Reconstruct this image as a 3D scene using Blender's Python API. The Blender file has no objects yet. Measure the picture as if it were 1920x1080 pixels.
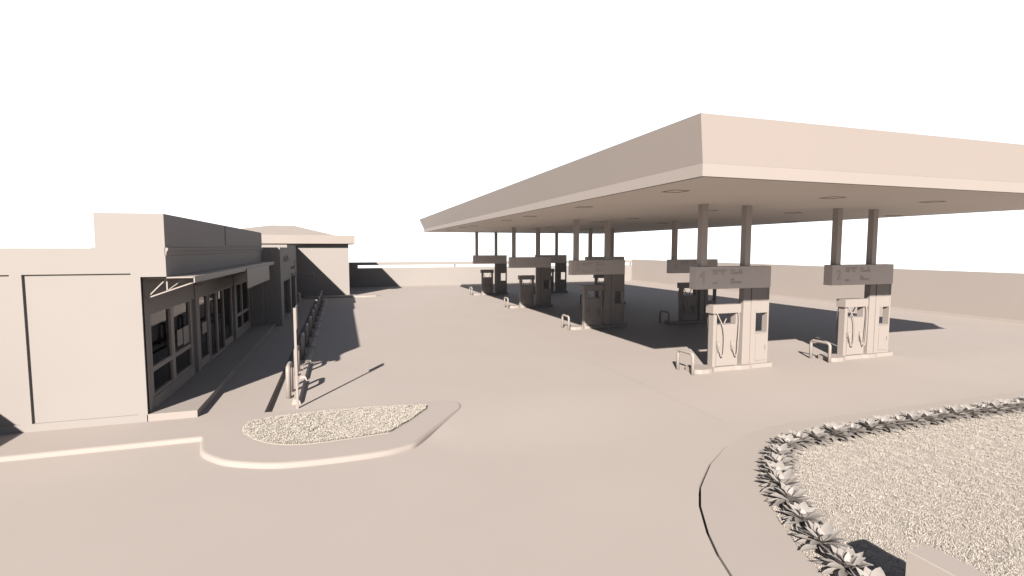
import bpy, bmesh, math, random
from mathutils import Vector, Matrix
from mathutils.geometry import delaunay_2d_cdt
random.seed(7)
sc = bpy.context.scene
COL = sc.collection

# ------------------------------------------------------------------ materials
def clay(name, col, rough=0.75, var=0.03, scale=1.5, bump=0.0, bscale=60.0, spec=0.3):
    m = bpy.data.materials.new(name); m.use_nodes = True
    nt = m.node_tree; b = nt.nodes['Principled BSDF']
    b.inputs['Roughness'].default_value = rough
    b.inputs['Specular IOR Level'].default_value = spec
    tc = nt.nodes.new('ShaderNodeTexCoord')
    n = nt.nodes.new('ShaderNodeTexNoise'); n.inputs['Scale'].default_value = scale; n.inputs['Detail'].default_value = 5
    nt.links.new(tc.outputs['Object'], n.inputs['Vector'])
    r = nt.nodes.new('ShaderNodeValToRGB')
    lo = tuple(c*(1-var) for c in col)+(1,); hi = tuple(min(1, c*(1+var)) for c in col)+(1,)
    r.color_ramp.elements[0].position = .3; r.color_ramp.elements[1].position = .7
    r.color_ramp.elements[0].color = lo; r.color_ramp.elements[1].color = hi
    nt.links.new(n.outputs['Fac'], r.inputs['Fac']); nt.links.new(r.outputs['Color'], b.inputs['Base Color'])
    if bump:
        n2 = nt.nodes.new('ShaderNodeTexNoise'); n2.inputs['Scale'].default_value = bscale; n2.inputs['Detail'].default_value = 6
        nt.links.new(tc.outputs['Object'], n2.inputs['Vector'])
        bp = nt.nodes.new('ShaderNodeBump'); bp.inputs['Strength'].default_value = bump; bp.inputs['Distance'].default_value = .01
        nt.links.new(n2.outputs['Fac'], bp.inputs['Height']); nt.links.new(bp.outputs['Normal'], b.inputs['Normal'])
    return m
K = (0.208, 0.181, 0.166)
def k(s): return tuple(c*s for c in K)
M = {
 'paving': clay('pale_paving', k(1.2), .85, .02, .35, .08, 90),
 'concrete': clay('pale_concrete', k(1.14), .85, .02, .5, .08, 90),
 'render': clay('painted_render', (.183,.166,.156), .85, .015, .6, .06, 120),
 'metal': clay('painted_metal', k(.93), .6, .01, 2),
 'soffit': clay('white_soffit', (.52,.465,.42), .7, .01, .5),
 'cladding': clay('canopy_cladding', k(1.22), .55, .01, .5),
 'block': clay('painted_blockwork', k(1.02), .85, .015, .4, .06, 120),
 'signface': clay('sign_enamel', k(2.35), .5, .01, 2),
 'post': clay('column_paint', k(1.9), .6, .01, 2),
 'paper': clay('poster_paper', (.21,.19,.178), .8, .04, 6),
 'trim': clay('canopy_trim', k(.97), .6, .01, .5),
 'kerb': clay('concrete_sun_offset', k(.98), .85, .03, 1.2, .08, 90),  # concrete darkened in colour to offset strong sun on upright kerb faces
 'joint': clay('joint_sealant', k(1.10), .9, .02, 2),
 'frame': clay('light_frame_paint', k(.8), .7, .01, 2),
 'roof': clay('roof_coating', k(.92), .85, .02, .8),
 'letter': clay('sign_lettering', k(.62), .7, .01, 3),
 'print': clay('relief_lettering', k(1.95), .7, .01, 3),
 'leaf': clay('pale_leaf', (.245, .224, .21), .6, .06, 14),
 'turf': clay('dry_turf', (.345, .311, .275), .9, .10, 16),
 'soil': clay('bed_soil', (.28, .25, .215), .95, .15, 45, .6, 70),
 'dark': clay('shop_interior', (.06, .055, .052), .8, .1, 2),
}
def translucent(m, f):
    nt = m.node_tree; b = nt.nodes['Principled BSDF']; out = nt.nodes['Material Output']
    t = nt.nodes.new('ShaderNodeBsdfTranslucent'); t.inputs['Color'].default_value = (.30, .275, .25, 1)
    x = nt.nodes.new('ShaderNodeMixShader'); x.inputs[0].default_value = f
    nt.links.new(b.outputs[0], x.inputs[1]); nt.links.new(t.outputs[0], x.inputs[2]); nt.links.new(x.outputs[0], out.inputs['Surface'])
translucent(M['leaf'], .25)
def glass_mat():
    m = bpy.data.materials.new('shop_glass'); m.use_nodes = True
    nt = m.node_tree; nt.nodes.clear()
    out = nt.nodes.new('ShaderNodeOutputMaterial'); mix = nt.nodes.new('ShaderNodeMixShader')
    tr = nt.nodes.new('ShaderNodeBsdfTransparent'); tr.inputs['Color'].default_value = (.80, .80, .81, 1)
    gl = nt.nodes.new('ShaderNodeBsdfGlossy'); gl.inputs['Roughness'].default_value = .015
    fr = nt.nodes.new('ShaderNodeFresnel'); fr.inputs['IOR'].default_value = 1.7
    nt.links.new(fr.outputs[0], mix.inputs[0]); nt.links.new(tr.outputs[0], mix.inputs[1]); nt.links.new(gl.outputs[0], mix.inputs[2])
    nt.links.new(mix.outputs[0], out.inputs['Surface'])
    return m
M['glass'] = glass_mat()

# ------------------------------------------------------------------ helpers
def tag(o, label=None, cat=None, group=None, kind=None):
    if label: o['label'] = label
    if cat: o['category'] = cat
    if group: o['group'] = group
    if kind: o['kind'] = kind
    return o
def empty(name, loc=(0, 0, 0), rz=0.0):
    o = bpy.data.objects.new(name, None); COL.objects.link(o)
    o.location = loc; o.rotation_euler.z = rz; o.empty_display_size = .2
    return o
def kids(o): return [c for c in bpy.data.objects if c.parent == o]
def copy_tree(o, parent=None):
    c = o.copy(); COL.objects.link(c)
    if parent is not None:
        c.parent = parent; c.matrix_parent_inverse = o.matrix_parent_inverse.copy()
    for ch in kids(o): copy_tree(ch, c)
    return c
class MB:
    def __init__(s): s.bm = bmesh.new()
    def box(s, x0, x1, y0, y1, z0, z1, bev=0.0, seg=1):
        b = bmesh.new()
        v = [b.verts.new(p) for p in [(x0,y0,z0),(x1,y0,z0),(x1,y1,z0),(x0,y1,z0),(x0,y0,z1),(x1,y0,z1),(x1,y1,z1),(x0,y1,z1)]]
        for f in [(3,2,1,0),(4,5,6,7),(0,1,5,4),(1,2,6,5),(2,3,7,6),(3,0,4,7)]: b.faces.new([v[i] for i in f])
        if bev: bmesh.ops.bevel(b, geom=b.edges[:], offset=bev, segments=seg, affect='EDGES', profile=.5)
        s.add(b); return s
    def add(s, b, mat=None):
        if mat is not None: b.transform(mat)
        me = bpy.data.meshes.new('t'); b.to_mesh(me); b.free()
        s.bm.from_mesh(me); bpy.data.meshes.remove(me); return s
    def prism(s, pts, axis, a, b_):
        """extrude a polygon: axis 'z' pts are (x,y); 'y' pts are (x,z); 'x' pts are (y,z)"""
        def P(p, t):
            return {'z': (p[0], p[1], t), 'y': (p[0], t, p[1]), 'x': (t, p[0], p[1])}[axis]
        b = bmesh.new()
        lo = [b.verts.new(P(p, a)) for p in pts]; hi = [b.verts.new(P(p, b_)) for p in pts]
        n = len(pts)
        b.faces.new(lo); b.faces.new(hi[::-1])
        for i in range(n):
            j = (i+1) % n; b.faces.new([lo[i], hi[i], hi[j], lo[j]][::-1])
        bmesh.ops.recalc_face_normals(b, faces=b.faces[:]); s.add(b); return s
    def tube(s, pts, r, n=10, cap=True, closed=False):
        b = bmesh.new(); pts = [Vector(p) for p in pts]; rings = []
        ref = None
        for i, p in enumerate(pts):
            t = (pts[min(i+1, len(pts)-1)]-pts[max(i-1, 0)]).normalized()
            if ref is None:
                ref = Vector((0, 0, 1)) if abs(t.z) < .9 else Vector((1, 0, 0))
            u = (ref - t*ref.dot(t)).normalized(); w = t.cross(u); ref = u
            rr = r[i] if isinstance(r, (list, tuple)) else r
            rings.append([b.verts.new(p+u*math.cos(2*math.pi*q/n)*rr+w*math.sin(2*math.pi*q/n)*rr) for q in range(n)])
        for a, c in zip(rings, rings[1:]):
            for q in range(n):
                f = b.faces.new([a[q], a[(q+1) % n], c[(q+1) % n], c[q]]); f.smooth = True
        if cap:
            b.faces.new(rings[0][::-1]); b.faces.new(rings[-1])
        s.add(b); return s
    def bar(s, p, q, w):
        p = Vector(p); q = Vector(q); d = q-p; L = d.length
        b = bmesh.new(); bmesh.ops.create_cube(b, size=1)
        m = Matrix.Translation((p+q)/2) @ d.to_track_quat('Z', 'Y').to_matrix().to_4x4() @ Matrix.Diagonal((w, w, L, 1))
        s.add(b, m); return s
    def build(s, name, mat, parent=None, loc=None):
        me = bpy.data.meshes.new(name); s.bm.to_mesh(me); s.bm.free()
        me.materials.append(M[mat] if isinstance(mat, str) else mat)
        o = bpy.data.objects.new(name, me); COL.objects.link(o)
        if parent is not None: o.parent = parent
        if loc: o.location = loc
        return o
def text_mesh(name, txt, size, parent, loc, rot, mat='letter', ext=.006, sx=1.0, spacing=1.0, line=1.0):
    cu = bpy.data.curves.new('txt', 'FONT'); cu.body = txt; cu.size = size; cu.extrude = ext
    cu.space_character = spacing; cu.space_line = line; cu.resolution_u = 3
    t = bpy.data.objects.new('txt', cu); COL.objects.link(t)
    dg = bpy.context.evaluated_depsgraph_get(); dg.update()
    me = bpy.data.meshes.new_from_object(t.evaluated_get(dg)); me.name = name
    bpy.data.objects.remove(t); bpy.data.curves.remove(cu)
    me.materials.clear(); me.materials.append(M[mat])
    o = bpy.data.objects.new(name, me); COL.objects.link(o); o.parent = parent
    o.location = loc; o.rotation_euler = rot; o.scale = (sx, 1, 1)
    return o
def mesh_obj(name, verts, faces, mat, parent=None, smooth=False):
    me = bpy.data.meshes.new(name); me.from_pydata([tuple(v) for v in verts], [], faces); me.update()
    me.materials.append(M[mat] if isinstance(mat, str) else mat)
    if smooth: me.polygons.foreach_set('use_smooth', [True]*len(me.polygons))
    o = bpy.data.objects.new(name, me); COL.objects.link(o)
    if parent is not None: o.parent = parent
    return o
def sm(t): t = max(0., min(1., t)); return t*t*(3-2*t)
def inside(p, poly):
    x, y = p; r = False; n = len(poly)
    for i in range(n):
        x1, y1 = poly[i]; x2, y2 = poly[i-1]
        if (y1 > y) != (y2 > y) and x < (x2-x1)*(y-y1)/(y2-y1)+x1: r = not r
    return r
def catmull(pts, n=6):
    out = []; P = [Vector(p) for p in pts]
    for i in range(len(P)-1):
        p0 = P[max(i-1, 0)]; p1 = P[i]; p2 = P[i+1]; p3 = P[min(i+2, len(P)-1)]
        for j in range(n):
            t = j/n
            out.append(.5*((2*p1)+(p2-p0)*t+(2*p0-5*p1+4*p2-p3)*t*t+(3*p1-p0-3*p2+p3)*t**3))
    out.append(P[-1]); return out
ORD = ['first','second','third','fourth','fifth','sixth','seventh','eighth','ninth','tenth','eleventh','twelfth','thirteenth','fourteenth','fifteenth',
 'sixteenth','seventeenth','eighteenth','nineteenth','twentieth','twenty-first','twenty-second','twenty-third','twenty-fourth','twenty-fifth','twenty-sixth',
 'twenty-seventh','twenty-eighth','twenty-ninth','thirtieth']

# ------------------------------------------------------------------ ground
ROAD = -.09; LOT = -.005
def ground_z(x, y):
    w = sm((x-.6)/1.6)
    y0 = 11.1+(8.4-11.1)*w; y1 = 11.9+(12.0-11.9)*w
    return ROAD+(LOT-ROAD)*sm((y-y0)/(y1-y0))
# outer edge of the concrete walk round the planting bed (where the road meets it)
walk_outer = [(3.4,-6),(3.45,1.5),(3.62,3.2),(3.78,3.9),(4.074,4.512),(4.21,4.896),(4.413,5.322),(4.776,5.933),(5.156,6.417),(5.386,6.632),(5.914,7.104),(6.715,7.645),(7.612,8.082),(8.334,8.268),(9.161,8.33),(12,8.36),(22,8.36),(22,-6)]
TR0, TR1 = (-1.72,-1.565), (-1.93,-1.775)          # drainage channel x-range at its near and far end
trench = [(TR0[0],12.25),(TR0[1],12.25),(TR1[1],39.6),(TR1[0],39.6)]
outer = [(-60,-60),(36,-60),(36,53),(-60,53)]
verts = []; faces = []
for poly in (outer, walk_outer, trench):
    faces.append(list(range(len(verts), len(verts)+len(poly)))); verts += [Vector(p) for p in poly]
for i in range(112):
    for j in range(13):
        x = -3.0+i*.3 if i < 70 else 18+(i-70)*.45; y = 8.4+j*.3
        if not inside((x, y), trench): verts.append(Vector((x, y)))
for y in (8.4, 11.1, 11.9, 12.0): verts += [Vector((-58, y)), Vector((-20, y)), Vector((-8, y))]
for x in range(-4, 36, 4):
    for y in range(16, 52, 4): verts.append(Vector((x+.13, y+.17)))
v2, e2, f2, ov, oe, of = delaunay_2d_cdt(verts, [], faces, 1, 1e-5)
def centre(f): return (sum(v2[i].x for i in f)/len(f), sum(v2[i].y for i in f)/len(f))
keep = [f for f in f2 if not inside(centre(f), walk_outer) and not inside(centre(f), trench)]
g = mesh_obj('ground', [(p.x, p.y, ground_z(p.x, p.y)) for p in v2], [list(f) for f in keep], 'paving', smooth=True)
tag(g, kind='structure')
WZ = ROAD-.03
def inset(path, d):
    out = []
    for i, p in enumerate(path):
        a = Vector(path[max(i-1, 0)]); b = Vector(path[min(i+1, len(path)-1)]); t = (b-a).normalized()
        dd = d*(1-sm((p[0]-5.3)/2.2)); out.append((p[0]+t.y*dd, p[1]-t.x*dd))
    return out
wk = MB(); wk.prism(inset(walk_outer[:-2], .034)+walk_outer[-2:], 'z', WZ-.2, WZ); wk.prism([(x+.0, y+.0) for x, y in walk_outer], 'z', WZ-.3, WZ-.15)
wko = wk.build('footpath', 'concrete'); tag(wko, kind='structure')
for v in wko.data.vertices:
    if v.co.z > WZ-.05: v.co.z += .029
sk_v = []; sk_f = []                                   # the road's cut edge down to the path
for i, (x, y) in enumerate(walk_outer[:-2]):
    sk_v += [(x, y, ground_z(x, y)), (x, y, WZ-.19)]
    if i: sk_f.append((2*i-2, 2*i, 2*i+1, 2*i-1))
tag(mesh_obj('road_edge', sk_v, sk_f, 'paving'), kind='structure')
dc = MB()
def tx(t, a): return TR0[a]+(TR1[a]-TR0[a])*t
dc.prism([(TR0[0]-.03,12.22),(TR0[1]+.03,12.22),(TR1[1]+.03,39.63),(TR1[0]-.03,39.63)], 'z', -.26, -.155)
for a, d in ((0,-.03),(1,.03)):
    q = [(TR0[a],12.25),(TR1[a],39.6),(TR1[a]+d,39.6),(TR0[a]+d,12.25)]
    dc.prism(q, 'z', -.25, -.012)
dc.box(TR0[0]-.03, TR0[1]+.03, 12.22, 12.25, -.25, -.012)
tag(dc.build('drainage_channel', 'concrete'), kind='structure')

# raised store walk and planter apron: one slab with a rounded kerb nose along its road side
apron = [(-40,10.985),(-2.66,10.985)]
isl = catmull([(-2.638,10.80),(-2.50,10.226),(-2.257,9.856),(-1.908,9.532),(-1.295,9.241),(-.79,9.142),(-.017,9.119),(.709,9.174),(1.156,9.341)], 5)
apron += [tuple(p[:2]) for p in isl]
apron += [(1.271,9.467),(1.465,9.748),(1.888,10.341),(2.454,11.15)]
apron += [tuple(p[:2]) for p in catmull([(2.50,11.25),(2.56,11.5),(2.50,11.75),(2.3,11.95)], 4)]
nose_n = len(apron)
back = [(-1.55,12.23),(TR0[0],12.23),(TR1[0],39.6),(-40,39.6)]
def offset_in(path, d):
    out = []
    for i, p in enumerate(path):
        a = Vector(path[max(i-1, 0)]); b = Vector(path[min(i+1, len(path)-1)])
        t = (b-a).normalized(); n = Vector((-t.y, t.x)); out.append((p[0]+n.x*d, p[1]+n.y*d))
    return out
ap_v = []; ap_f = []; rows = []
R = .075
for q, (d, z) in enumerate([(0,-.22),(0,-R),(R*.12,-R*.5),(R*.38,-R*.16),(R,0)]):
    pth = offset_in(apron, d)
    rows.append(list(range(len(ap_v), len(ap_v)+len(pth)))); ap_v += [(x, y, z) for x, y in pth]
for a, b in zip(rows, rows[1:]):
    for i in range(nose_n-1): ap_f.append([a[i], a[i+1], b[i+1], b[i]])
top = rows[-1][:]
for x, y in back: top.append(len(ap_v)); ap_v.append((x, y, 0))
tri = delaunay_2d_cdt([Vector(ap_v[i][:2]) for i in top], [], [list(range(len(top)))], 1, 1e-6)
if len(tri[0]) == len(top):
    remap = {n: top[o[0]] for n, o in enumerate(tri[3])}
    for f in tri[2]: ap_f.append([remap[i] for i in f])
else:
    base = len(ap_v); ap_v += [(p.x, p.y, 0) for p in tri[0]]
    for f in tri[2]: ap_f.append([base+i for i in f])
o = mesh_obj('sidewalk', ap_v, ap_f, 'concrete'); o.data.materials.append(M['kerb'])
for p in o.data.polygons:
    if p.index < 4*(nose_n-1): p.use_smooth = True; p.material_index = 1  # nose faces take the darker tone that holds back their sunlight
tag(o, kind='structure')
jv = []; jf = []                                        # shallow sealed joint across the forecourt
for i in range(23):
    y = 8.8+i*.295; x = 7.63-.028*(y-8.7)
    jv += [(x-.009, y, ground_z(x, y)+.003), (x+.009, y, ground_z(x, y)+.003)]
    if i: jf.append((2*i-2, 2*i-1, 2*i+1, 2*i))
tag(mesh_obj('ground_joint', jv, jf, 'joint'), kind='structure')
# kerb strip along the far building
kb = MB()
kb.prism([(-2.7,39.62)]+[(x, y) for x, y in [(1.6,39.62),(2.3,39.75),(2.72,40.05),(2.5,40.3),(1.6,40.5),(.44,40.85),(-2.7,40.85)]], 'z', -.1, .10)
tag(kb.build('kerb', 'concrete'), kind='structure')

# ------------------------------------------------------------------ grass-like turf
def blades(name, poly, count, z0, hmin, hmax, width, lumps, label, seed, lumph=.02):
    rnd = random.Random(seed)
    xs = [p[0] for p in poly]; ys = [p[1] for p in poly]
    lump = [(rnd.uniform(min(xs), max(xs)), rnd.uniform(min(ys), max(ys)), rnd.uniform(.05, .16)) for _ in range(lumps)]
    cell = {}
    for c in lump: cell.setdefault((math.floor(c[0]/.2), math.floor(c[1]/.2)), []).append(c)
    def hgt(x, y):
        h = 0
        for i in (-1, 0, 1):
            for j in (-1, 0, 1):
                for c in cell.get((math.floor(x/.2)+i, math.floor(y/.2)+j), ()):
                    d = math.hypot(x-c[0], y-c[1])/c[2]
                    if d < 1: h = max(h, (1-d*d))
        return h
    V = []; F = []; n = 0
    while n < count:
        x = rnd.uniform(min(xs), max(xs)); y = rnd.uniform(min(ys), max(ys))
        if not inside((x, y), poly): continue
        n += 1
        hm = hgt(x, y); h = rnd.uniform(hmin, hmax)*(.7+.6*hm); a = rnd.uniform(0, 2*math.pi); b = a+math.pi/2+rnd.uniform(-.5, .5)
        w = width*rnd.uniform(.6, 1.3); lean = h*rnd.uniform(.8, 2.1)
        ca, sa = math.cos(a)*w, math.sin(a)*w; lx, ly = math.cos(b)*lean, math.sin(b)*lean
        zb = z0+lumph*hm*rnd.random()**.4
        i = len(V)
        V += [(x-ca, y-sa, zb), (x+ca, y+sa, zb), (x+lx*.45+ca*.8, y+ly*.45+sa*.8, zb+h*.75), (x+lx*.45-ca*.8, y+ly*.45-sa*.8, zb+h*.75), (x+lx, y+ly, zb+h)]
        F += [(i, i+1, i+2, i+3), (i+3, i+2, i+4)]
    o = mesh_obj(name, V, F, 'turf')
    return tag(o, label, 'grass', kind='stuff')
plants = [(16.29,7.33),(15.87,7.32),(15.45,7.34),(15.03,7.32),(14.611,7.319),(14.229,7.349),(13.826,7.347),(13.432,7.345),(12.991,7.361),(12.559,7.377),(12.129,7.371),(11.679,7.363),(11.224,7.361),(10.826,7.355),(10.372,7.339),(9.968,7.331),(9.487,7.312),(8.996,7.271),(8.474,7.248),(8.04,7.25),(7.62,7.10),(7.192,6.836),(6.83,6.53),(6.50,6.20),(6.25,5.88),(6.011,5.52),(5.752,5.05),(5.515,4.56),(5.33,4.08),(5.20,3.66)]
ppath = [(16.8,7.32)]+plants
bed_edge = []
for i, p in enumerate(ppath):
    a = Vector(ppath[max(i-1, 0)]); b = Vector(ppath[min(i+1, len(ppath)-1)]); t = (b-a).normalized()
    bed_edge.append((p[0]+t.y*.27, p[1]-t.x*.27))
bed_edge = [(22, 7.6)]+bed_edge+[(4.80,2.6),(4.75,-5.9)]
bed_poly = bed_edge+[(22,-5.9)]
sb = MB(); sb.prism(bed_poly, 'z', WZ-.1, WZ+.028); tag(sb.build('bed_soil', 'soil'), kind='structure')
vis = [p for p in bed_edge if p[1] > 2.4]+[(5.6,2.4),(8.3,3.2),(16.8,7.2)]
vis = [(16.8,7.6)]+[p for p in bed_edge[1:] if p[1] > 2.4]+[(5.6,2.4),(8.3,3.2),(16.8,7.0)]
blades('bed_turf', vis, 340000, WZ+.032, .005, .013, .0030, 3000, 'short coarse pale turf filling the big planting bed behind the leafy row', 3)
rest = [(16.8,7.55),(16.8,7.0),(8.3,3.2),(5.6,2.4),(4.85,2.4),(4.8,-3),(22,-3),(22,7.55)]
blades('bed_turf', rest, 110000, WZ+.032, .008, .02, .007, 1500, 'short coarse pale turf continuing across the back of the planting bed', 9)
planter_poly = [tuple(p[:2]) for p in catmull([(-1.978,11.25),(-1.95,11.0),(-1.841,10.80),(-1.634,10.483),(-1.273,10.141),(-.851,9.975),(-.295,9.957),(.786,10.071)], 4)]+[(1.25,10.65),(1.69,11.323),(1.74,11.55),(1.513,11.626),(.577,11.769),(-.554,11.823),(-1.604,11.685),(-1.9,11.55)]
pb = MB(); pb.prism(planter_poly, 'z', -.02, .006); tag(pb.build('planter_soil', 'soil'), kind='structure')
blades('planter_turf', planter_poly, 100000, .004, .006, .015, .0044, 1300, 'low tufty pale turf in the small kerbed island by the signpost', 5, .045)

# ------------------------------------------------------------------ leafy rosettes along the bed
def make_leaf_mesh(name, seed):
    rnd = random.Random(seed); V = []; F = []
    spec = []
    for ring, (n, L, el0, el1, W) in enumerate([(11,.31,8,-14,.048),(10,.32,28,2,.052),(8,.28,46,22,.050),(4,.18,66,50,.040)]):
        for q in range(n): spec.append((2*math.pi*(q+rnd.uniform(-.25, .25))/n+ring*.35, L, el0, el1, W, ring))
    for az, L in ((.0,.27),(.6,.29),(1.2,.26)): spec.append((az+rnd.uniform(-.1, .1), L, 50, 14, .064, 2))
    for az, L, el0, el1, W, ring in spec:
            l = L*rnd.uniform(.85, 1.12); w = W*rnd.uniform(.85, 1.15)
            e0 = math.radians(el0+rnd.uniform(-8, 8)); e1 = math.radians(el1+rnd.uniform(-8, 8))
            d = Vector((math.cos(az), math.sin(az), 0)); sd = Vector((-d.y, d.x, 0)); tw = rnd.uniform(-.25, .25)
            p = Vector((0, 0, .05+.012*ring)); base = len(V); N = 6
            for s_ in range(N+1):
                t = s_/N; e = e0+(e1-e0)*t
                prof = (math.sin(math.pi*min(1, t*.92+.06))**.8)*(1 if t < .6 else 1-(t-.6)*.5)
                if s_ == N: prof = .02
                side = (sd+Vector((0, 0, tw))).normalized(); up = Vector((-d.x*math.sin(e), -d.y*math.sin(e), math.cos(e)))
                wd = w*prof
                V += [p-side*wd+up*wd*.22, p-up*wd*.08, p+side*wd+up*wd*.22]
                p = p+(d*math.cos(e)+Vector((0, 0, math.sin(e))))*(l/N)
            for s_ in range(N):
                a = base+s_*3
                F += [(a, a+1, a+4, a+3), (a+1, a+2, a+5, a+4)]
    me = bpy.data.meshes.new(name); me.from_pydata([tuple(v) for v in V], [], F); me.update()
    me.materials.append(M['leaf']); me.polygons.foreach_set('use_smooth', [True]*len(F))
    return me
leaf_me = [make_leaf_mesh('rosette_plant', s) for s in (1, 2, 3)]
rnd = random.Random(11)
for i, (x, y) in enumerate(reversed(plants)):
    o = bpy.data.objects.new('rosette_plant', leaf_me[i % 3]); COL.objects.link(o)
    o.location = (x, y, WZ+.04); o.rotation_euler = (0, 0, rnd.uniform(-.3, .3)); s = rnd.uniform(.98, 1.1); o.scale = (s, s, s*rnd.uniform(.85, .98))
    tag(o, 'broad-leaved rosette plant, %s along the bed edge counting from the low slab' % ORD[i], 'plant', 'rosette plants edging the planting bed')
# low slab at the end of the bed
lw = MB(); lw.box(5.275, 5.585, -3.0, 3.44, WZ-.1, .60, .006)
tag(lw.build('low_wall', 'concrete'), 'plain low wall slab standing in the planting bed at the near corner', 'wall')

# ------------------------------------------------------------------ the store
YF = 12.33; XL = -3.936; XU = -3.474; YB = 25.65
st = empty('store_building', (-7, 18, 0)); inv = (7, -18, 0)
def part(mb, name, mat, parent=None):
    o = mb.build(name, mat)
    P = parent or st
    o.parent = P; o.matrix_parent_inverse = Matrix.Translation(-P.matrix_world.translation) if False else Matrix.Identity(4)
    return o
st.location = (0, 0, 0)
w = MB()
panels = [(-13.4,-10.9),(-10.7,-8.3),(-8.1,-6.07),(-5.88,-4.10)]
w.box(-14, XL, YF+.05, YF+.29, 0, 3.15)                       # back layer of the side wall
w.box(-14, XL, YF, YF+.12, 0, .155)                          # plinth
xe = -14
for a, b in panels:
    w.box(xe, a, YF, YF+.12, .155, 3.095); xe = b
w.box(xe, XL, YF, YF+.12, .155, 3.095)
w.box(-14, -4.67, YF, YF+.3, 3.095, 3.605)
w.box(-4.67, XU, YF, YB, 3.095, 4.312)                       # raised parapet over the shopfront
w.box(XL, XU, YF, YB, 3.02, 3.095); w.box(-4.06, XL+.01, YF+.3, YB-.06, 3.021, 3.15)
w.box(-14, -4.6, YF+.2, YB-.1, 3.3, 3.42)                    # flat roof
w.box(-14.2, -14, YF, YB, 0, 3.605); w.box(-14, -9.4, YB-.2, YB, 0, 3.605)
w.box(-9.4, XU, YB-.05, YB+.15, 0, 3.6)
w.box(XL-.14, XL, YF+.3, YF+.44, 0, 3.02)                    # jamb
w.box(XL-.14, XL, YF+.44, YB-.05, 2.21, 3.02)                # header
w.box(XL-.10, XL+.0, 15.95, 16.2, .1, 2.21) if False else None
w.box(XL-.12, XL-.05, 15.93, 16.23, .1, 2.21)
w.box(XL-.12, XL-.05, 21.36, 21.60, .1, 2.21)
w.box(XL-.12, XL-.05, 25.05, 25.42, .1, 2.21)
w.box(XL-.12, XL+.035, 16.22, 16.58, .1, 2.6)                # pilasters
w.box(XL-.12, XL+.035, 21.58, 21.98, .1, 2.6)
w.box(XL-.12, XL+.035, 25.40, 25.62, .1, 2.6)
part(w, 'wall', 'render')
pn = MB(); pn.box(XU-.01, XU+.022, 18.12, YB-.003, 3.70, 4.29); part(pn, 'parapet_panel', 'render')
cn = MB(); cn.prism([(XU-.01,3.622),(XU+.052,3.612),(XU+.052,3.575),(XU+.03,3.535),(XU+.018,3.50),(XU+.018,3.462),(XU-.01,3.447)], 'y', YF, YB+.12); part(cn, 'cornice', 'render')
pf = MB(); pf.box(XL-.02, -3.03, YF, 26.03, -.05, .15, .004); part(pf, 'platform', 'kerb')
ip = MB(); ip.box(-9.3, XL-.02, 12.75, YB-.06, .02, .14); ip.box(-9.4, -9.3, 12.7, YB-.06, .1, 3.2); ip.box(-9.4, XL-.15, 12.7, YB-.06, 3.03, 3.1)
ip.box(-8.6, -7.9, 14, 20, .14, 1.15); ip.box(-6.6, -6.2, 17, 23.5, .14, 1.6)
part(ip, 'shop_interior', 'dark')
unseen_wall = MB(); unseen_wall.box(-9.3, -7.5, 8.6, YF, -.02, 1.6); part(unseen_wall, 'unseen_side_wall', 'render')  # unseen low wall out of view, added to cast shadow on the facade
def glazing(name, y0, y1, zb, zt, muls, trans=None, stile=.06, rail=.05, xo=0.0):
    f = MB(); X0, X1 = XL-.11+xo, XL-.02+xo
    f.box(X0, X1, y0, y0+stile, zb, zt); f.box(X0, X1, y1-stile, y1, zb, zt)
    ys = [y0+stile]
    for a, b in muls: f.box(X0, X1, a, b, zb, zt); ys += [a, b]
    ys.append(y1-stile)
    for a, b in zip(ys[::2], ys[1::2]):
        f.box(X0, X1, a, b, zb, zb+rail); f.box(X0, X1, a, b, zt-.03, zt)
        if trans: f.box(X0+.01, X1-.004, a, b, trans[0], trans[1])
    o = part(f, name, 'metal')
    p = MB(); p.box(XL-.075+xo, XL-.069+xo, y0+.02, y1-.02, zb+.02, zt-.02); part(p, 'pane', 'glass', o)
    return o
for y0, y1, mu in ((12.77,15.95,[(14.2,14.43)]),(21.97,25.10,[(23.32,23.48)])):
    glazing('window', y0, y1, .40, 2.21, mu, (.93,1.035), .09)
sl = MB(); sl.box(XL-.12, XL+.012, 12.76, 15.95, .1, .40); part(sl, 'sill', 'render')
sl = MB(); sl.box(XL-.12, XL+.012, 21.97, 25.10, .1, .40); part(sl, 'sill', 'render')
glazing('window', 16.57, 17.86, .15, 2.21, [], None, .09, .22)
glazing('door', 17.86, 18.87, .15, 2.21, [], None, .07, .06, .02)
glazing('door', 18.87, 19.90, .15, 2.21, [], None, .07, .06, .02)
glazing('window', 19.90, 21.37, .15, 2.21, [], None, .09, .22)
tag(st, 'long single-storey shop with stepped parapet, glazed front and flat awning on the left', 'building')
aw = MB(); aw.box(XU, -2.97, YF, 25.58, 2.985, 3.012); aw.box(-2.985, -2.96, YF, 25.58, 2.885, 3.022); awo = part(aw, 'awning', 'metal')
for y in (12.53, 16.4, 20.4, 24.4):
    t = MB()
    t.bar((-3.925,y,2.545),(-3.925,y,2.985),.024); t.bar((-3.95,y,2.55),(-2.985,y,2.90),.026); t.bar((-3.93,y,2.978),(-2.99,y,2.978),.016)
    t.bar((-3.90,y,2.57),(-3.53,y,2.97),.022); t.bar((-3.525,y,2.71),(-3.525,y,2.975),.026); t.bar((-3.50,y,2.735),(-3.20,y,2.97),.014)
    part(t, 'truss', 'metal', awo)
hs = MB(); hs.box(-2.956, -2.925, 18.37, 23.57, 2.308, 2.95, .004); part(hs, 'sign_panel', 'metal', awo)
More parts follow.
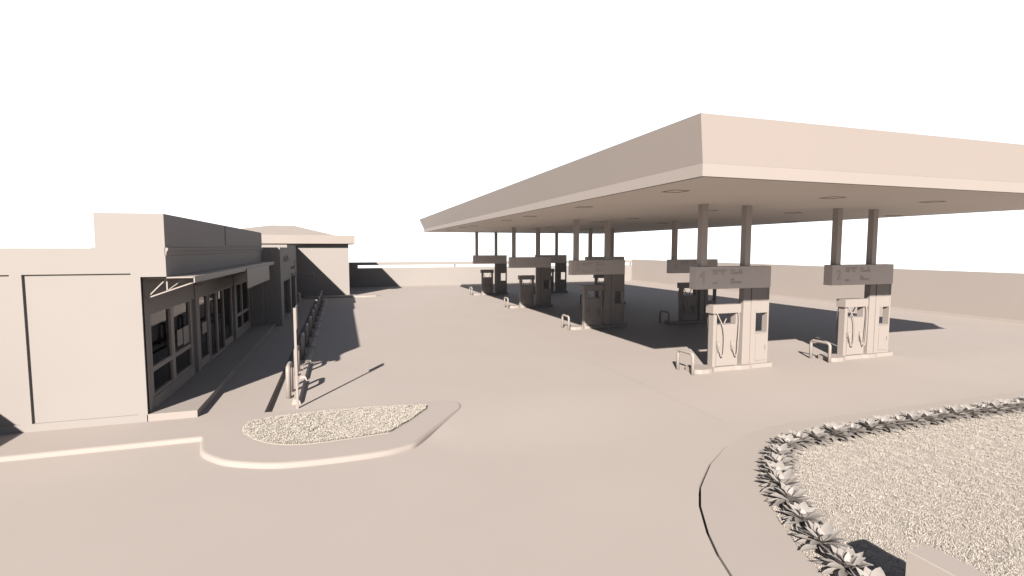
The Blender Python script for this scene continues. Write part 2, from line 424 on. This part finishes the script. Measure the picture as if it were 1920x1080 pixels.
for i, (y0, y1, z0, z1, lab) in enumerate([(14.80,15.24,1.13,1.54,'pale square poster on the near shop window, left of a pair'),(15.33,15.82,1.08,1.55,'pale square poster on the near shop window, right of a pair'),(17.22,17.75,1.06,1.40,'pale poster low on the glass beside the shop doors')]):
    p = MB(); p.box(XL-.068, XL-.062, y0, y1, z0, z1); tag(p.build('poster', 'paper'), lab, 'poster', 'posters in the shop windows')

# ------------------------------------------------------------------ second block beyond the store
b2 = empty('annex_building')
XA = -2.757; t = .16
w = MB()
w.box(-10, XA, 26.03, 26.23, 0, 3.655); w.box(-10, -3.31, 25.79, 26.04, 0, 3.59)
w.box(XA-t, XA, 26.23, 27.20, 0, 3.655); w.box(XA-t, XA, 27.20, 29.36, 1.985, 3.655)
w.box(XA-t, XA, 29.36, 30.35, 1.985, 3.80); w.box(XA-t, XA, 30.35, 31.15, 0, 3.80); w.box(XA-t, XA, 31.15, 33.45, 2.04, 3.80); w.box(XA-t, XA, 33.45, 34.5, 0, 3.80)
w.box(-10, XA-t, 29.36, 29.5, 3.4, 3.80); w.box(-10, XA-t, 34.3, 34.5, 0, 3.80); w.box(-10, -3.2, 34.5, 40.85, 0, 3.74); w.box(-10, XA-t, 26.23, 34.3, 3.3, 3.4)
w.box(-5, XA-t, 26.9, 27.15, 0, 3.3); w.box(-5, XA-t, 30.4, 30.6, 0, 3.3); w.box(-5, XA-t, 33.5, 33.7, 0, 3.3)
w.box(-10, XA-.02, 26.23, 34.3, 0, .12)
part(w, 'wall', 'render', b2)
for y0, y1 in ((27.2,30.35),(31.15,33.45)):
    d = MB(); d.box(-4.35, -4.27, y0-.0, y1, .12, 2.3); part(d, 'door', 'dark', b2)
rz = (math.pi/2, 0, math.pi/2)
text_mesh('lettering', 'MBS', .42, b2, (XA+.006, 27.45, 2.95), rz, sx=3.2, ext=.02)
text_mesh('lettering', 'MOTEL', .20, b2, (XA+.006, 31.0, 2.45), rz, sx=3.2, ext=.02)
text_mesh('lettering', 'OFFICE', .14, b2, (XA+.006, 30.95, 2.10), rz, sx=3.4, ext=.02)
e = MB(); e.prism([(33.3,2.42),(34.3,2.42),(34.3,2.62),(33.8,2.9),(33.3,2.62)], 'x', XA, XA+.03); part(e, 'emblem', 'letter', b2)
a = MB(); a.tube([(XA-.05,34.1,2.05),(-1.78,34.1,2.03)], .03, 8); a.tube([(-1.8,34.1,2.02),(-1.72,34.1,2.02)], [.09,.11], 10); a.box(XA, XA+.05, 33.95, 34.25, 1.85, 2.2); part(a, 'lamp_arm', 'metal', b2)
tag(b2, 'narrow annex with two dark doorways and relief lettering, between shop and hipped building', 'building')
pl = MB(); pl.box(-3.19, -2.84, 37.3, 38.6, 0, .52, .02); pl.box(-3.14, -2.90, 37.36, 38.54, .5, .56); plo = empty('planter_box'); part(pl, 'box', 'concrete', plo)
pl = MB(); pl.box(-3.10, -2.98, 37.28, 37.31, .1, .42); part(pl, 'access_panel', 'dark', plo)
tag(plo, 'small square concrete planter box in the shaded corner by the annex end', 'planter')

# ------------------------------------------------------------------ hip-roofed building
b3 = empty('hip_roof_building')
w = MB(); w.box(-11, .44, 40.86, 50.1, -.05, 4.0); part(w, 'wall', 'render', b3)
r = MB(); r.box(-11.6, .90, 40.32, 50.0, 3.96, 4.575, .004); ro = part(r, 'roof', 'roof', b3)
hv = [(-11.0,40.7,4.4),(.30,40.7,4.4),(.30,48.8,4.4),(-11.0,48.8,4.4),(-5.35,44.4,5.42),(-3.65,44.4,5.42)]
ho = mesh_obj('hipped_top', hv, [(0,1,5,4),(1,2,5),(2,3,4,5),(3,0,4),(3,2,1,0)], 'roof', ro)
tag(b3, 'plain square building with low hipped roof and deep eaves behind the annex', 'building')

# ------------------------------------------------------------------ boundary walls
bw = empty('boundary_wall')
w = MB(); w.box(.46, 31.4, 50.2, 50.4, -.1, 1.765); w.box(.46, 1.335, 50.2, 50.4, 1.765, 2.31)
part(w, 'wall_panel', 'render', bw)
w = MB(); w.box(1.335, 31.0, 50.2, 50.4, 2.03, 2.31)
part(w, 'top_rail', 'render', bw)
w = MB()
for x in (10.5, 20.5, 30.35): w.box(x, x+.14, 50.24, 50.36, 1.765, 2.03)
part(w, 'rail_bracket', 'letter', bw)
tag(bw, 'long low wall at the back of the lot with open slot beneath its top rail', 'wall')
rw = empty('boundary_wall')
def rx(y): return 30.55+(31.05-30.55)*(49.2-y)/(49.2-15.6)
w = MB(); w.prism([(rx(50.2),50.2),(rx(50.2)+.25,50.2),(rx(-8)+.25,-8),(rx(-8),-8)], 'z', -.1, 2.40); part(w, 'wall_panel', 'block', rw)
w = MB(); w.prism([(rx(50.1)-.16,50.1),(rx(50.1)+.05,50.1),(rx(-8)+.05,-8),(rx(-8)-.16,-8)], 'z', -.1, .13); part(w, 'base_kerb', 'concrete', rw)
tag(rw, 'solid plain wall with base kerb running along the right side of the forecourt', 'wall')

# ------------------------------------------------------------------ bollards, wheel stops, signpost beside the store
def hoop_pts(y0, y1, h, r):
    P = [(0, y0, -.1)]
    for q in range(7): a = math.pi/2*q/6; P.append((0, y0+r-r*math.cos(a), h-r+r*math.sin(a)))
    for q in range(7): a = math.pi/2*q/6; P.append((0, y1-r+r*math.sin(a), h-r+r*math.cos(a)))
    P.append((0, y1, -.1)); return P
hb = MB().tube(hoop_pts(-.3, .3, .74, .12), .058, 14)
hoop = hb.build('hoop_bollard', 'metal')
ws = MB(); ws.prism([(-.10,-.02),(.10,-.02),(.085,.06),(.05,.12),(-.05,.12),(-.085,.06)], 'y', -1.0, 1.0)
stop = ws.build('wheel_stop', 'concrete')
NB = 11
for i in range(NB):
    y = 13.55+2.3*i
    o = hoop if i == 0 else hoop.copy()
    if i: COL.objects.link(o)
    o.location = (-1.31-.004*(y-13), y, 0)
    tag(o, 'pale steel hoop bollard, %s from the signpost in the row before the shop' % ORD[i], 'bollard', 'hoop bollards along the shop walk')
    o = stop if i == 0 else stop.copy()
    if i: COL.objects.link(o)
    o.location = (-1.10-.003*(y-13), 13.65+2.3*i, 0)
    tag(o, 'low concrete wheel stop, %s from the signpost in the row beside the bollards' % ORD[i], 'wheel stop', 'wheel stops along the shop walk')
sp = empty('signpost', (-1.047, 12.33, 0))
p = MB(); p.box(-.026, .026, -.026, .026, -.1, 2.28, .004); p.build('post', 'metal', sp)
p = MB(); p.box(.027, .036, -.03, .30, 1.80, 2.32); p.build('sign_plate', 'metal', sp)
tag(sp, 'slim square post with small sign plate seen edge-on beside the turf island', 'sign')

# ------------------------------------------------------------------ canopy
ca = empty('fuel_canopy')
ZC = 4.87; X0, X1, Y0, Y1 = 6.036, 21.3, 7.65, 40.2; ZB = 5.10; ZT = 5.855; OUT = .31
rf = MB(); rf.box(X0-OUT+.06, X1+OUT-.06, Y0-OUT+.06, Y1+OUT-.06, ZT-.12, ZT-.08); part(rf, 'roof_deck', 'roof', ca)
def ring(name, rings):
    V = []; F = []
    for ox, z in rings:
        V += [(X0-ox,Y0-ox,z),(X1+ox,Y0-ox,z),(X1+ox,Y1+ox,z),(X0-ox,Y1+ox,z)]
    n = len(rings)
    for a in range(n):
        b = (a+1) % n
        for q in range(4):
            c = (q+1) % 4; F.append((a*4+q, a*4+c, b*4+c, b*4+q))
    return mesh_obj(name, V, F, 'cladding', ca)
ring('edge_band', [(0,ZC),(0,ZB),(-.10,ZB),(-.10,ZC)]).data.materials[0] = M['trim']
ring('fascia', [(.002,ZB),(OUT,ZT),(OUT-.05,ZT+.012),(-.05,ZB)])
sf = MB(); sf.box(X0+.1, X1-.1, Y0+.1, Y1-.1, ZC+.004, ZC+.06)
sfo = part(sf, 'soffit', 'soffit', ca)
for y in (9.86,14.44,19.24,22.27,28.4,31.0,35.2):
    for x in (6.83+.25, 11.7, 15.3, 20.3):
        L = MB(); s_ = .215
        L.box(x-s_, x+s_, y-s_, y-s_+.02, ZC-.005, ZC+.01); L.box(x-s_, x+s_, y+s_-.02, y+s_, ZC-.005, ZC+.01)
        L.box(x-s_, x-s_+.02, y-s_+.02, y+s_-.02, ZC-.005, ZC+.01); L.box(x+s_-.02, x+s_, y-s_+.02, y+s_-.02, ZC-.005, ZC+.01)
        part(L, 'light_frame', 'frame', ca)
ROWS = [12.465, 20.95, 29.75, 38.85]; CX = [9.42, 14.57]
for y in ROWS:
    for x in CX:
        for dx in (.48, 2.035):
            c = MB(); c.box(x+dx-.1, x+dx+.1, y-.1, y+.1, 2.5, ZC+.002); part(c, 'column', 'post', ca)
tag(ca, 'huge flat filling-station canopy with sloping fascia on square columns', 'canopy')

# ------------------------------------------------------------------ pump islands
def hose_path(side):
    pts = [(.93,-.17,1.72),(1.00,-.20,1.55),(1.09,-.235,1.33),(1.135,-.25,1.05),(1.14,-.25,.75),(1.125,-.25,.52),(1.085,-.245,.44),(1.045,-.235,.49),(1.02,-.20,.62),(1.01,-.16,.74)] if side == 0 else \
          [(1.70,-.17,1.72),(1.695,-.21,1.5),(1.67,-.24,1.2),(1.645,-.25,.9),(1.635,-.25,.62),(1.615,-.25,.48),(1.58,-.245,.43),(1.54,-.235,.50),(1.515,-.20,.64),(1.505,-.16,.74)]
    return catmull(pts, 4)
def make_island():
    half = [(.15,.19),(.20,.27),(.32,.335),(.58,.335),(.70,.30),(.84,.21),(1.62,.205),(1.80,.245),(2.1,.245),(2.24,.21),(3.0,.20)]
    pts = [(x, -h) for x, h in half]+[(x, h) for x, h in reversed(half)]
    m = MB(); m.prism(pts, 'z', -.06, .115)
    return m.build('pump_island', 'kerb')
def make_pump():
    root = empty('fuel_dispenser')
    b = MB()
    b.box(.865, .985, -.11, .11, .11, 1.72, .006); b.box(1.665, 1.765, -.11, .11, .11, 1.72, .006)
    b.box(.985, 1.665, -.085, .085, .11, .20)
    b.build('frame', 'metal', root)
    c = MB(); c.box(.80, 1.80, -.168, .168, 1.70, 1.955, .006); c.build('cap', 'metal', root)
    p = MB(); p.box(.99, 1.66, -.135, .135, .125, 1.36, .008); po = p.build('body_panel', 'metal', root)
    for rot in (0, 1):
        S = Matrix.Identity(4) if not rot else Matrix.Translation((2.63, 0, 0)) @ Matrix.Rotation(math.pi, 4, 'Z')
        for sd in (0, 1):
            h = MB(); h.tube([S @ Vector(q[:]) for q in hose_path(sd)], .017, 8); h.build('hose', 'metal', root)
            nx = 1.0 if sd == 0 else 1.495
            n = MB()
            n.tube([S @ Vector(q) for q in [(nx,-.14,.86),(nx,-.20,.80),(nx+.005,-.205,.68),(nx+.02,-.17,.60)]], [.02,.026,.024,.016], 8)
            bx = bmesh.new(); bmesh.ops.create_cube(bx, size=1)
            n.add(bx, S @ Matrix.Translation((nx, -.15, .80)) @ Matrix.Diagonal((.075, .05, .16, 1)))
            n.tube([S @ Vector(q) for q in [(nx-.035,-.20,.80),(nx-.05,-.22,.70),(nx-.03,-.22,.60),(nx+.01,-.19,.56)]], .008, 6)
            n.build('nozzle', 'metal', root)
    return root
def make_tower():
    root = empty('pump_sign_tower')
    f = MB(); y0, y1 = -.105, .105; x0, x1 = 1.94, 2.90
    f.box(x0, 2.19, y0, y1, .11, 2.43, .006)                  # column casing left of the groove
    f.box(2.18, 2.24, y0+.03, y1-.03, .11, 2.43)              # groove
    f.box(2.235, 2.41, y0, y1, .11, 2.43, .004); f.box(2.845, x1, y0, y1, .11, 2.43, .004)
    f.box(2.41, 2.845, y0+.012, y1-.012, 1.72, 2.43); f.box(2.41, 2.845, y0+.006, y1-.006, .11, 1.045)
    f.box(2.40, 2.85, y0, y1, 1.66, 1.72)
    f.box(2.37, 2.86, y0-.01, y1+.01, 1.035, 1.065)
    f.build('casing', 'metal', root)
    for s in (-1, 1):
        d = MB()
        if s < 0: d.box(2.43, 2.83, -.118, -.10, .20, .96, .005)
        else: d.box(2.43, 2.83, .10, .118, .20, .96, .005)
        do = d.build('cabinet_door', 'metal', root)
        h = MB(); h.box(2.765, 2.79, *( (-.135,-.117) if s < 0 else (.117,.135)), .53, .67, .004); h.build('handle', 'letter', do)
    s = MB(); s.box(.18, 2.88, -.155, .155, 2.425, 3.078, .006); so = s.build('sign_box', 'signface', root)
    return root, so
isl0 = make_island(); pump0 = make_pump(); tower0, sign0 = make_tower()
gb = MB().tube(hoop_pts(-.345, .345, .60, .11), .046, 14); guard0 = gb.build('pump_guard', 'metal')
names = ['front row nearest the shop', 'front row away from the shop', 'second row nearest the shop', 'second row away from the shop', 'third row nearest the shop', 'third row away from the shop', 'back row nearest the shop', 'back row away from the shop']
fr = (math.pi/2, 0, 0)
n = 0
for r_, y in enumerate(ROWS):
    for c_, x in enumerate(CX):
        pos = names[n]
        if n == 0: a, b, c, d = isl0, pump0, tower0, guard0
        else:
            a = isl0.copy(); COL.objects.link(a); b = copy_tree(pump0); c = copy_tree(tower0); d = guard0.copy(); COL.objects.link(d)
        for q in (a, b, c): q.location = (x, y, 0)
        d.location = (x+.0, y, 0)
        tag(a, 'raised concrete pump plinth in the %s' % pos, 'plinth', 'pump plinths under the canopy')
        tag(b, 'two-hose fuel dispenser in the %s' % pos, 'fuel pump', 'fuel dispensers under the canopy')
        lab = 'pump tower carrying the sign box numbered %d, %s' % (n+1, pos) if n < 2 else 'pump tower with overhanging dark sign box in the %s' % pos
        tag(c, lab, 'pump tower', 'sign towers under the canopy')
        tag(d, 'steel hoop guard at the pump end in the %s' % pos, 'bollard', 'hoop guards at the pump ends')
        n += 1
n = 0
towers = sorted([o for o in bpy.data.objects if o.name.startswith('pump_sign_tower')], key=lambda o: (o.location.y, o.location.x))
for tw in towers:
    sb_ = [q for q in kids(tw) if q.name.startswith('sign_box')][0]
    yy = -.157
    if n == 0:
        o1 = MB().prism([(.40,2.60),(.465,2.60),(.465,2.93),(.405,2.93),(.30,2.82),(.30,2.75),(.40,2.835)], 'y', yy-.006, yy+.004).build('number', 'print', sb_)
    else: text_mesh('number', str(n+1), .46, sb_, (.36, yy, 2.60), fr, mat='print', sx=.95)
    if n < 4:
        for body, xx, zz in (('DISCOUNT\nFUEL   10',.74,2.93),('OFF',.74,2.555),('PAY    AT\nCOUNTER',1.38,2.93),('AIR\nPUMPING',1.38,2.655)):
            text_mesh('lettering', body, .088, sb_, (xx, yy, zz), fr, mat='print', sx=1.0, spacing=1.12, line=.95)
    n += 1

# ------------------------------------------------------------------ light, sky, camera
el = math.radians(27.7); sx_, sy_ = .93, 1.665
az_from = math.atan2(-sx_, -sy_)                      # compass angle (from +Y towards +X) the sun stands at
sd = bpy.data.lights.new('sun', 'SUN'); sd.energy = 5.0; sd.angle = math.radians(.6); sd.color = (1.0, .935, .85)
so_ = bpy.data.objects.new('sun', sd); COL.objects.link(so_)
dirv = Vector((sx_, sy_, -math.hypot(sx_, sy_)*math.tan(el))).normalized()
so_.rotation_euler = dirv.to_track_quat('-Z', 'Y').to_euler(); so_.location = (-20, -30, 30)
W = bpy.data.worlds.new('World'); sc.world = W; W.use_nodes = True
nt = W.node_tree; nt.nodes.clear()
out = nt.nodes.new('ShaderNodeOutputWorld')
sky = nt.nodes.new('ShaderNodeTexSky'); sky.sky_type = 'NISHITA'; sky.sun_disc = False
sky.sun_elevation = el; sky.sun_rotation = az_from % (2*math.pi); sky.dust_density = .4; sky.air_density = .7; sky.altitude = 1500
b1 = nt.nodes.new('ShaderNodeBackground'); hs_ = nt.nodes.new('ShaderNodeHueSaturation'); hs_.inputs['Saturation'].default_value = .5
nt.links.new(sky.outputs[0], hs_.inputs['Color']); nt.links.new(hs_.outputs[0], b1.inputs['Color']); b1.inputs['Strength'].default_value = .05
tc = nt.nodes.new('ShaderNodeTexCoord'); sx3 = nt.nodes.new('ShaderNodeSeparateXYZ'); nt.links.new(tc.outputs['Generated'], sx3.inputs[0])
ab = nt.nodes.new('ShaderNodeMath'); ab.operation = 'ABSOLUTE'; nt.links.new(sx3.outputs['Z'], ab.inputs[0])
rp = nt.nodes.new('ShaderNodeValToRGB'); nt.links.new(ab.outputs[0], rp.inputs['Fac'])
e = rp.color_ramp.elements; e[0].position = .435; e[0].color = (1,1,1,1); e[1].position = .51; e[1].color = (0,0,0,1)
hz = nt.nodes.new('ShaderNodeMapRange'); hz.inputs['From Min'].default_value = .02; hz.inputs['From Max'].default_value = .5
hz.inputs['To Min'].default_value = .022; hz.inputs['To Max'].default_value = .055     # sky strength cut near the horizon to deepen the shade under the canopy
nt.links.new(ab.outputs[0], hz.inputs['Value']); nt.links.new(hz.outputs[0], b1.inputs['Strength'])
b2_ = nt.nodes.new('ShaderNodeBackground'); b2_.inputs['Strength'].default_value = .30
# white sky glow added over the viewed horizon, fading towards the other sides
dt = nt.nodes.new('ShaderNodeVectorMath'); dt.operation = 'DOT_PRODUCT'
nz = nt.nodes.new('ShaderNodeVectorMath'); nz.operation = 'NORMALIZE'
fl = nt.nodes.new('ShaderNodeVectorMath'); fl.operation = 'MULTIPLY'; fl.inputs[1].default_value = (1, 1, 0)
nt.links.new(tc.outputs['Generated'], fl.inputs[0]); nt.links.new(fl.outputs[0], nz.inputs[0]); nt.links.new(nz.outputs[0], dt.inputs[0])
dt.inputs[1].default_value = (math.sin(math.radians(18)), math.cos(math.radians(18)), 0)
ra = nt.nodes.new('ShaderNodeMapRange'); ra.interpolation_type = 'SMOOTHSTEP'
ra.inputs['From Min'].default_value = .1; ra.inputs['From Max'].default_value = .66; ra.inputs['To Min'].default_value = .08; ra.inputs['To Max'].default_value = 1
nt.links.new(dt.outputs['Value'], ra.inputs['Value'])
mu = nt.nodes.new('ShaderNodeMix'); mu.data_type = 'RGBA'; mu.blend_type = 'MULTIPLY'; mu.inputs[0].default_value = 1
nt.links.new(rp.outputs['Color'], mu.inputs[6]); nt.links.new(ra.outputs[0], mu.inputs[7])
nt.links.new(mu.outputs[2], b2_.inputs['Color'])
ad = nt.nodes.new('ShaderNodeAddShader'); nt.links.new(b1.outputs[0], ad.inputs[0]); nt.links.new(b2_.outputs[0], ad.inputs[1])
nt.links.new(ad.outputs[0], out.inputs['Surface'])

F = 964.0
rt = Vector((.94994, -.31244, 0)); fw = Vector((.31152, .94715, -.07654)); up = rt.cross(fw)
cam = bpy.data.cameras.new('camera'); cam.sensor_width = 36; cam.lens = 36*F/1920; cam.clip_end = 2000; cam.clip_start = .05
co = bpy.data.objects.new('camera', cam); COL.objects.link(co)
m = Matrix((rt, up, -fw)).transposed().to_4x4(); m.translation = (0, 0, 3.6)
co.matrix_world = m; sc.camera = co
sc.view_settings.view_transform = 'Standard'; sc.view_settings.look = 'None'; sc.view_settings.exposure = 1.69; sc.view_settings.gamma = 1
sc.cycles.max_bounces = 8; sc.cycles.diffuse_bounces = 1
